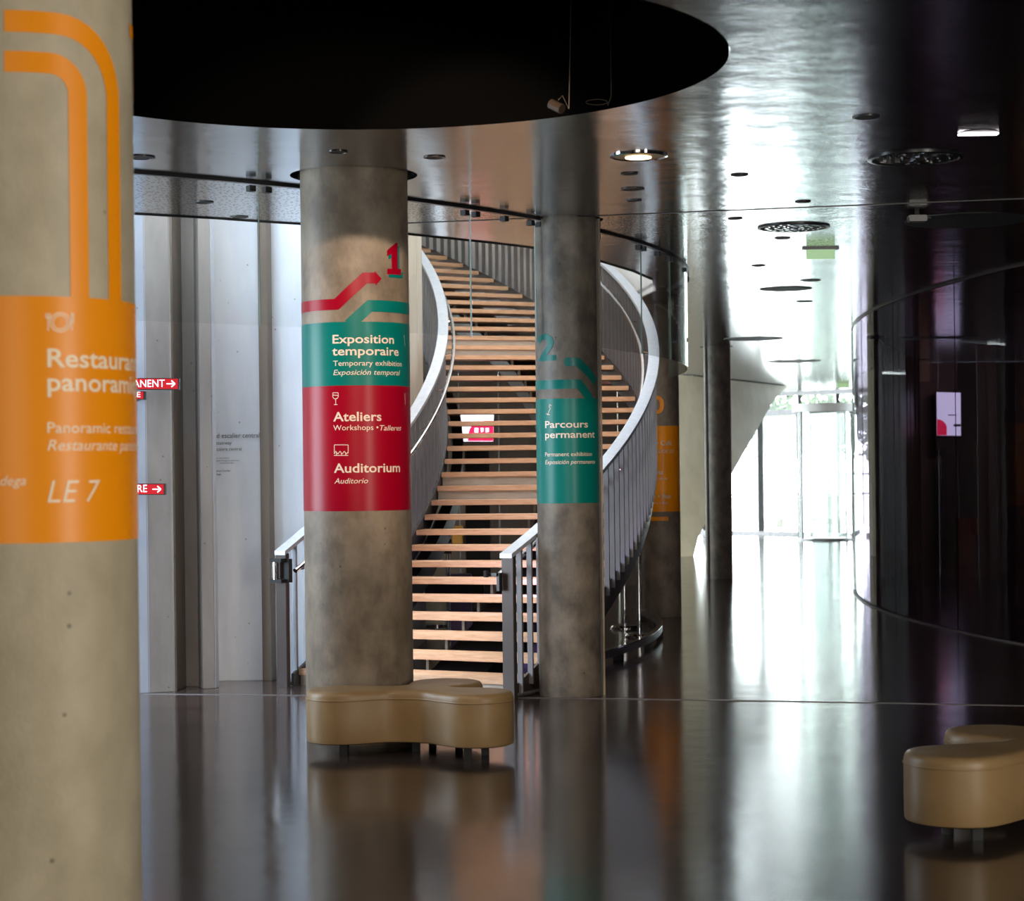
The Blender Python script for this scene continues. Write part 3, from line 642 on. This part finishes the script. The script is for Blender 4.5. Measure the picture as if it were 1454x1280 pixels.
# ================================================================ GLASS SCREEN RING AROUND THE STAIR
gs = thing('glass_smoke_screen', 'curved clear glass screen hanging from a dark ceiling track around the stair', 'glass screen', (RC[0]+RR, RC[1], HC))
def ring_pt(a, R=RR): return (RC[0]+R*cos(a), RC[1]+R*sin(a))
A0, A1 = -1.10, .12
strip('ceiling_track', arcp(RC, RR, A0, A1, 90), .045, HC-.018, HC, M['blackgloss'], gs)
seams = [-1.10, -.985, -.89, -.69, -.50, -.31, -.12, .02, .12]
seams = [-1.12, -.886, -.677, -.59, -.377, -.27, -.06, .12]
for i in range(len(seams)-1):
    a0_, a1_ = seams[i]+.0006, seams[i+1]-.0006; k = 14
    out = arcp(RC, RR+.006, a0_, a1_, k); inn = arcp(RC, RR-.006, a0_, a1_, k)[::-1]
    g = mk('glass_panel', prism(out+inn, HC-.99, HC-.018), M['glass'], gs)
    mk('panel_edge', prism(arcp(RC, RR+.0065, a1_-.0001, a1_+.0002, 1)+arcp(RC, RR-.0065, a1_-.0001, a1_+.0002, 1)[::-1], HC-.99, HC-.05), M['glass_edge'], g)
    for s in (a0_+.006, a1_-.006, (a0_+a1_)/2):
        x, y = ring_pt(s); mk('clamp', box((x, y, HC-.05), (.05, .05, .04), s), M['black'], g)
# glass partition on the right with floor rail
GC = (29.5, 25.1); GR = 24.86
def gy(Y): return asin((Y-GC[1])/GR)
gp = thing('glass_partition', 'tall curved smoked glass partition closing the dark hall on the right', 'glass partition', (4.7, 25, 0))
def garc(Y0, Y1, k, R=GR): return [(GC[0]-R*cos(a), GC[1]+R*sin(a)) for a in [gy(Y0)+(gy(Y1)-gy(Y0))*i/k for i in range(k+1)]]
strip('floor_rail', garc(12.0, 29.4, 50), .09, .0, .012, M['joint'], gp)
strip('ceiling_track', garc(12.0, 29.4, 50), .04, HC-.02, HC, M['blackgloss'], gp)
ys = [12.0, 14.4, 16.9, 19.4, 21.9, 24.4, 26.9, 29.4]
for i in range(7):
    o_ = garc(ys[i]+.006, ys[i+1]-.006, 8, GR+.008); i_ = garc(ys[i]+.006, ys[i+1]-.006, 8, GR-.008)[::-1]
    mk('glass_panel', prism(o_+i_, .012, HC-.02), M['glass_dark'], gp)
e = garc(29.38, 29.42, 1)[1]; mk('edge_profile', box((e[0], e[1], HC/2), (.03, .05, HC-.05)), M['glass_edge'], gp)

# cream funnel-shaped wall
fw = thing('funnel_wall', 'cream plaster wall flaring out under the ceiling like a funnel behind the dark column', 'wall', (3.6, 42, 0))
prof = [(967, 790, 41.7), (985, 788, 41.7), (992, 762, 42.2), (1040, 672, 44.5), (1062, 633, 45.6), (1084, 594, 46.8), (1096, 573, 47.5), (1106, 561, 48.2), (1118, 553.5, 49.0)]
L0 = [];
for u, v, Y in prof[1:]:
    q = at(u, v, Y); q.z = max(q.z, 0); L0.append(q)
L0[0].z = 0; L0[-1].z = HC-.02
rows = []
for i, q in enumerate(L0):
    f_ = i/(len(L0)-1); left = Vector((2.2+.1*f_, 40.2, q.z)); mid = Vector(((left.x+q.x)/2+.1, (left.y+q.y)/2-.5*f_, q.z))
    arc = []
    for k in range(11):
        s = k/10; arc.append(left*(1-s)**2+mid*2*s*(1-s)+q*s**2)
    back = [Vector((v.x-.15, v.y+1.6, v.z)) for v in arc[::-1]]
    rows.append(arc+back)
mk('shell', rings(rows), M['cream'], fw, True)
# entrance door drum
dc = at(1172, 763, 50.2); dr = thing('revolving_door', 'round glazed revolving door drum on a dark base disc at the far entrance', 'door', (dc.x, dc.y, 0))
R_ = .74
mk('base_disc', lathe(dc, [(.001, 0), (R_+.06, 0), (R_+.06, .05), (.001, .05)], 48), M['steel_dark'], dr)
mk('canopy_ring', lathe(dc, [(R_-.03, 3.2), (R_+.04, 3.2), (R_+.04, 3.4), (R_-.03, 3.4)], 48), M['white'], dr)
for a in (-2.6, -.55, .6, 2.5): mk('post', box((dc.x+R_*cos(a), dc.y+R_*sin(a), 1.6), (.05, .05, 3.2), a), M['steel_dark'], dr)
for a0_, a1_ in ((-2.55, -.6), (.65, 2.45)): mk('curved_pane', prism(arcp(dc, R_, a0_, a1_, 12)+arcp(dc, R_-.012, a0_, a1_, 12)[::-1], .05, 3.2), M['glass'], dr)
for a in (.3, .3+pi/2): mk('door_leaf', box((dc.x, dc.y, 1.62), (2*R_-.06, .03, 3.1), a), M['glass'], dr)

# screen and cabinet in the dark hall
Yw = 38.3; q = at(1347, 588, Yw)
t = thing('portrait_screen', 'bright upright screen showing a red disc on pale blue, in the dark hall', 'screen', (q.x, Yw, 0))
mk('housing', pxq([(1329, 556), (1365.5, 557), (1365.5, 640), (1330, 640)], Yw, .08, .012), M['black'], t)
mk('display', pxq([(1330, 557), (1364, 558), (1364.5, 619), (1330.5, 618.5)], Yw, .01), M['scr_white'], t)
mk('red_disc', pxq([(1330.5, 618.3), (1330.5, 595)]+[(1330.5+14*sin(i*pi/14), 609-13.5*cos(i*pi/14)) for i in range(0, 9)]+[(1344.5, 618.3)], Yw, .004, -.006), M['scr_red'], t)
mk('caption_lines', join(pxq([(1346, 589), (1358, 589), (1358, 590.4), (1346, 590.4)], Yw, .003, -.008), pxq([(1354, 602.5), (1364, 602.5), (1364, 606), (1354, 606)], Yw, .003, -.008)), mat('grey_caption', (.2, .2, .3), .5), t)
mk('stand', box((q.x, Yw+.06, 1.0), (.3, .08, 2.0)), M['black'], t)
p = on(1370, 800, 0); p = at(1370, 748, 37); o = mk('wooden_counter', box((p.x, 37.0, .42), (.32, .35, .84)), mat('amber_wood', (.10, .045, .02), .5), bevel=.01); o['label'] = 'small brown wooden counter below and right of the upright screen'; o['category'] = 'counter'

# ================================================================ BENCHES
def bench(cx, cy, lobes, tag_at, label):
    t = thing('lobed_bench', label, 'bench', (cx, cy, 0), 'three-lobed leather benches')
    def sdf(x, y):
        ds = []
        for lx, ly, lr in lobes:
            vx, vy = lx-cx, ly-cy; L2 = vx*vx+vy*vy; s = max(0, min(1, ((x-cx)*vx+(y-cy)*vy)/L2))
            rr = .135+(lr-.135)*(s**1.6); ds.append(sqrt((x-cx-vx*s)**2+(y-cy-vy*s)**2)-rr)
            ds.append(sqrt((x-lx)**2+(y-ly)**2)-lr)
        k = .10; m_ = ds[0]
        for d in ds[1:]:
            h = max(k-abs(m_-d), 0)/k; m_ = min(m_, d)-h*h*k*.25
        return m_
    # outline: points collected by angle from the hub, then each profile ring is an inset of it
    N_ = 180; out = []
    for i in range(N_):
        a = 2*pi*i/N_; lo, hi = 0, 1.4
        r = 1.3
        while sdf(cx+r*cos(a), cy+r*sin(a)) > 0 and r > .02: r -= .01
        lo, hi = r, r+.01
        for _ in range(12):
            m_ = (lo+hi)/2
            if sdf(cx+m_*cos(a), cy+m_*sin(a)) > 0: hi = m_
            else: lo = m_
        out.append(Vector((cx+lo*cos(a), cy+lo*sin(a))))
    for _ in range(2): out = [(out[i-1]+out[i]*2+out[(i+1) % N_])/4 for i in range(N_)]
    nrm = []
    for i in range(N_):
        d = out[(i+1) % N_]-out[i-1]; nrm.append(Vector((-d.y, d.x)).normalized())
    def ring(inset, z): return [(out[i].x+nrm[i].x*inset, out[i].y+nrm[i].y*inset, z) for i in range(N_)]
    Rg = [ring(.02, .075), ring(.004, .082), ring(0, .095), ring(-.001, .22), ring(0, .355), ring(.001, .378), ring(.006, .395), ring(.016, .406), ring(.032, .411), ring(.06, .413)]
    mk('upholstery', rings(Rg), M['leather'], t, True)
    mk('seam', rings([ring(-.003, .352), ring(-.005, .355), ring(-.005, .358), ring(-.003, .361)]), M['leather'], t, True)
    for lx, ly, lr in lobes:
        for s in (-.1, .1):
            dx_, dy_ = lx-cx, ly-cy; L_ = sqrt(dx_*dx_+dy_*dy_); px, py = lx-dy_/L_*s, ly+dx_/L_*s
            mk('foot', box((px, py-.04, .04), (.05, .05, .08)), M['black'], t)
    mk('foot', box((cx, cy, .04), (.05, .05, .08)), M['black'], t)
    if tag_at:
        mk('maker_tag', join(box((tag_at[0]-.009, tag_at[1], .125), (.005, .004, .026)), box((tag_at[0]+.009, tag_at[1], .125), (.005, .004, .026)), box((tag_at[0], tag_at[1], .138), (.02, .004, .005))), M['black'], t)
bench(-.64, 12.98, [(-1.10, 12.96, .222), (-.245, 12.73, .215), (-.46, 13.33, .225)], None, 'tan leather three-lobed bench at the foot of the teal and crimson banded column')
bench(2.70, 10.12, [(2.165, 9.79, .245), (2.52, 10.55, .235), (3.25, 9.95, .24)], (2.05, 9.565), 'tan leather three-lobed bench cut by the right edge, on the dark floor')

# ================================================================ CEILING FITTINGS
def downlight(u, v, R, label, kind='dark'):
    p = on(u, v, HC); t = thing('downlight', label, 'ceiling light', (p.x, p.y, HC), 'small round ceiling fittings')
    mk('trim_ring', lathe(p, [(R*.82, HC-.004), (R*.84, HC-.008), (R, HC-.006), (R, HC)], 32), M['blackgloss'], t, True)
    mk('lens', cyl(p, R*.82, HC-.005, HC-.001, 32), M['black'] if kind == 'dark' else M[kind], t)
for u, v, R, lab in ((617, 223, .07, 'small dark round downlight in the ceiling, right of the banded column top'), (894, 246, .06, 'small dark round downlight just below the lit warm lamp'),
        (898, 268, .085, 'flat dark downlight between two smaller ones under the warm lamp'), (900, 284, .06, 'small dark downlight, lowest of three under the warm lamp'),
        (1050, 248, .06, 'small dark downlight in the bright ceiling strip, left part'), (1140, 286, .06, 'small dark downlight above the farther air vent'), (1230, 166, .08, 'dark recessed downlight left of the slim lit lamp'),
        (1044, 310, .06, 'small dark downlight left of the farther air vent'), (480, 215, .06, 'small downlight in the reflection above the banded column'), (290, 287, .07, 'left of two small downlights in the perforated ceiling by the wall'),
        (340, 308, .07, 'right of two small downlights in the perforated ceiling by the wall'), (200, 223, .09, 'dark downlight beside the foreground column edge'), (1111, 338, .07, 'tiny dark downlight just below the farther vent'),
        (1077, 377, .07, 'tiny dark downlight left of the hanging exit sign'), (1151, 398, .11, 'dark downlight below the hanging exit sign'), (1142, 428, .1, 'tiny dark downlight below the round speaker plate')):
    downlight(u, v, R, lab)
p = on(907, 221, HC); t = thing('downlight', 'large lit warm downlight with a brass reflector in the ceiling', 'ceiling light', (p.x, p.y, HC))
mk('trim_ring', lathe(p, [(.165, HC-.006), (.17, HC-.012), (.185, HC-.008), (.185, HC)], 48), M['chrome'], t, True)
mk('reflector', lathe(p, [(.165, HC-.006), (.12, HC-.003), (.001, HC-.003)], 48), M['brass'], t, True)
mk('lamp', cyl((p.x, p.y+.05), .085, HC-.009, HC-.004, 32), M['lampwarm'], t)
p = on(1389, 189, HC); t = thing('downlight', 'slim bright white lit lamp on the dark ceiling at the right', 'ceiling light', (p.x, p.y, HC))
mk('housing', lathe(p, [(.001, HC-.003), (.125, HC-.003), (.125, HC)], 32), M['blackgloss'], t, True)
mk('lamp', box((p.x, p.y, HC-.007), (.235, .06, .008)), M['lampwhite'], t)
def vent(u, v, R, label):
    p = on(u, v, HC); t = thing('air_vent', label, 'air vent', (p.x, p.y, HC), 'swirl air vents')
    mk('frame_ring', lathe(p, [(R*.9, HC-.004), (R*.92, HC-.014), (R, HC-.01), (R, HC)], 48), M['blackgloss'], t, True)
    mk('back_plate', cyl(p, R*.9, HC-.004, HC-.001, 48), M['black'], t)
    g = []
    for ring_r, n in ((.25, 8), (.5, 14), (.75, 20)):
        for i in range(n):
            a = 2*pi*i/n; c = (p.x+R*ring_r*cos(a), p.y+R*ring_r*sin(a), HC-.009)
            g.append(box(c, (R*.12, R*.05, .006), a+.7))
    mk('vanes', join(*g), M['chrome'], t)['kind'] = 'stuff'
vent(1300, 224, .31, 'round swirl air vent with glinting vanes, the nearer, on the dark ceiling side')
vent(1127, 322, .30, 'round swirl air vent, the farther, in the bright ceiling strip')
def plate(u, v, R, label, th=.007):
    p = on(u, v, HC); t = thing('ceiling_speaker', label, 'speaker', (p.x, p.y, HC), 'round black ceiling plates')
    mk('rim', lathe(p, [(R*.93, HC-th), (R, HC-th*.8), (R, HC)], 48), M['black'], t, True)
    mk('grille', cyl(p, R*.93, HC-th*.8, HC-.001, 48), M['black'], t)
plate(1116, 410, .29, 'round grey ceiling plate in the bright strip below the exit sign')
plate(1070, 481, .46, 'wide black ceiling disc beside the top of the plain dark column')
plate(1372, 313, .50, 'large black round ceiling disc at the right under the nearer vent')
plate(1310, 480, .40, 'thin black ceiling disc inside the dark hall, left one'); plate(1362, 479, .3, 'thin black ceiling disc inside the dark hall, right one, by the purple glow')
plate(1128, 513, .5, 'thin far black ceiling disc in the bright strip near the entrance')
p = on(1165, 352, HC); t = thing('exit_sign', 'green lit exit sign hanging from the bright ceiling strip', 'exit sign', (p.x, p.y, HC))
mk('mounting_plate', box((p.x, p.y, HC-.008), (.33, .07, .016)), M['blackgloss'], t)
mk('sign_panel', box((p.x, p.y, HC-.06), (.26, .02, .085)), M['green'], t)
p = at(1197, 547, 48); o = thing('exit_sign', 'tiny green exit sign far off by the entrance glazing', 'exit sign', (p.x, p.y, HC))
mk('sign_panel', box((p.x, p.y, p.z), (.3, .03, .12)), M['green'], o); mk('hanger', box((p.x, p.y, (p.z+.06+HC)/2), (.02, .02, HC-p.z-.06)), M['blackgloss'], o)
p = at(1203, 1, 14); 
p = on(1386, 418, HC-.02); p = at(1395, 436, 30)
o = mk('hall_lamp', box((p.x, p.y, p.z), (.09, .05, .035)), M['lampwarm'], bevel=.005); o['label'] = 'tiny glowing lamp high in the dark hall at the right'; o['category'] = 'lamp'
mk('hanger', box((p.x, p.y, (p.z+HC)/2+.01), (.012, .012, HC-p.z-.02)), M['black'], o)
o = thing('projector', 'small dark projector box hanging under the ceiling near the large black disc', 'projector', tuple(on(1302, 300, HC)))
p = on(1302, 300, HC); mk('body', box((p.x, p.y, HC-.06), (.14, .12, .05)), M['blackgloss'], o, bevel=.006); mk('bracket', box((p.x, p.y, HC-.018), (.03, .03, .036)), M['black'], o); mk('lens_ring', tube([(p.x+.08, p.y, HC-.06), (p.x+.11, p.y, HC-.055)], .012, 10), M['chrome'], o)
# rigging inside the black opening
p = at(790, 155, 11.2); t = thing('spotlight', 'small dark spotlight rigged inside the black ceiling opening', 'spotlight', (p.x, p.y, p.z))
mk('body', tube([(p.x-.03, p.y, p.z+.03), (p.x+.03, p.y-.05, p.z-.01)], .028, 14), mat('dull_brown_metal', (.05, .035, .025), .4, .5), t)
mk('bracket', tube([(p.x+.01, p.y, p.z+.05), (p.x+.035, p.y, p.z+.075), (p.x+.07, p.y, p.z-.0), (p.x+.10, p.y+.02, p.z+.9)], .003, 6), mat('dull_bracket', (.06, .045, .025), .5), t)
p = at(868, 150, 11.0); o = mk('hanging_cable', tube([(p.x, p.y, 5.5), (p.x, p.y, p.z+.05), (p.x-.02, p.y, p.z)]+[(p.x-.08+.06*cos(a*.5), p.y, p.z+.02+.015*sin(a*.5)) for a in range(13)], .0022, 6), mat('dark_cable', (.05, .035, .02), .5)); o['label'] = 'thin cable with a loop hanging in the black ceiling opening'; o['category'] = 'cable'

# ================================================================ SIGNS AT THE LEFT WALL
def lit_sign(u0, u1, v0, v1, txt, tu0, tu1, vb, cap, Y, label):
    c = at((u0+u1)/2, (v0+v1)/2, Y); t = thing('direction_sign', label, 'sign', (c.x, Y, c.z), 'lit red direction signs')
    mk('case', pxq([(u0, v0), (u1, v0), (u1, v1), (u0, v1)], Y, .09, .004), M['blackgloss'], t)
    mk('face', pxq([(u0+1, v0+1), (u1-1, v0+1), (u1-1, v1-1), (u0+1, v1-1)], Y, .004), M['signred'], t)
    V, Fc = text_geo(txt, 0); x0 = min(p[0] for p in V); x1 = max(p[0] for p in V); a = at(tu0, vb, Y); b = at(tu1, vb, Y); h = cap*Y/F/.7
    mk('lettering', ([(a.x+(p[0]-x0)/(x1-x0)*(b.x-a.x), Y-.003, a.z+p[1]*h) for p in V], Fc), M['signwhite'], t)
    um = (v0+v1)/2
    if u1-u0 > 60:
        s = []
        for (p1, p2) in (((u1-17, um), (u1-5, um)), ((u1-10, um-4.5), (u1-5, um)), ((u1-10, um+4.5), (u1-5, um))):
            A_, B_ = at(*p1, Y), at(*p2, Y); s.append(slab(A_+Vector((0, -.004, 0)), B_+Vector((0, -.004, 0)), .009, .003))
        mk('arrow', join(*s), M['signwhite'], t)
    p = at(u0+20, v0, Y); mk('hanger', box((p.x, Y+.045, c.z+.4), (.02, .02, .8)), M['blackgloss'], t) if False else None
    mk('wall_arm', box((at(u0+12, um, Y).x, Y+.5, c.z), (.03, .84, .03)), M['blackgloss'], t)
lit_sign(110, 253.5, 537, 553.5, 'PERMANENT', 158, 234, 550.5, 10.5, 15.6, 'lit red sign reading PERMANENT with an arrow, topmost beside the foreground column')
lit_sign(150, 204.5, 555.5, 567.5, 'SALLE', 168, 199.5, 564.5, 7.5, 15.7, 'small lit red sign directly beneath the PERMANENT sign')
lit_sign(110, 233.5, 687, 703, 'TEMPORAIRE', 130, 209, 700, 10.5, 15.6, 'lit red sign ending in RE with an arrow, the lowest beside the foreground column')
wt = thing('wall_lettering', 'black lettering naming the central stairway on the white wall panel', 'lettering', (-2.5, 17.545, 0))
def wall_text(s, u1, vb, cap, shear=0, bold=0):
    Y = 17.546; V, Fc = text_geo(s, bold, shear); h = cap*Y/F/.7; x1 = max(p[0] for p in V); b = at(u1, vb, Y)
    mk('line', ([(b.x+(p[0]-x1)*h*.92, Y-.0015, b.z+p[1]*h) for p in V], Fc), M['ink'], wt)
wall_text('Grand escalier central', 368.5, 621.5, 6.8); wall_text('Grand stairway', 329, 631.5, 5); wall_text('Gran escalera central', 343, 640, 5)
wall_text('Un escalier monumental', 325, 651.5, 2.2); wall_text('leads through the panorama', 340, 655, 2.2); wall_text('acceso a las salas', 332, 658.5, 2.2)
wall_text('Avenue Cordon', 327, 670, 2.8, 0, .015); wall_text('Étage', 314, 675, 2.8, 0, .015)
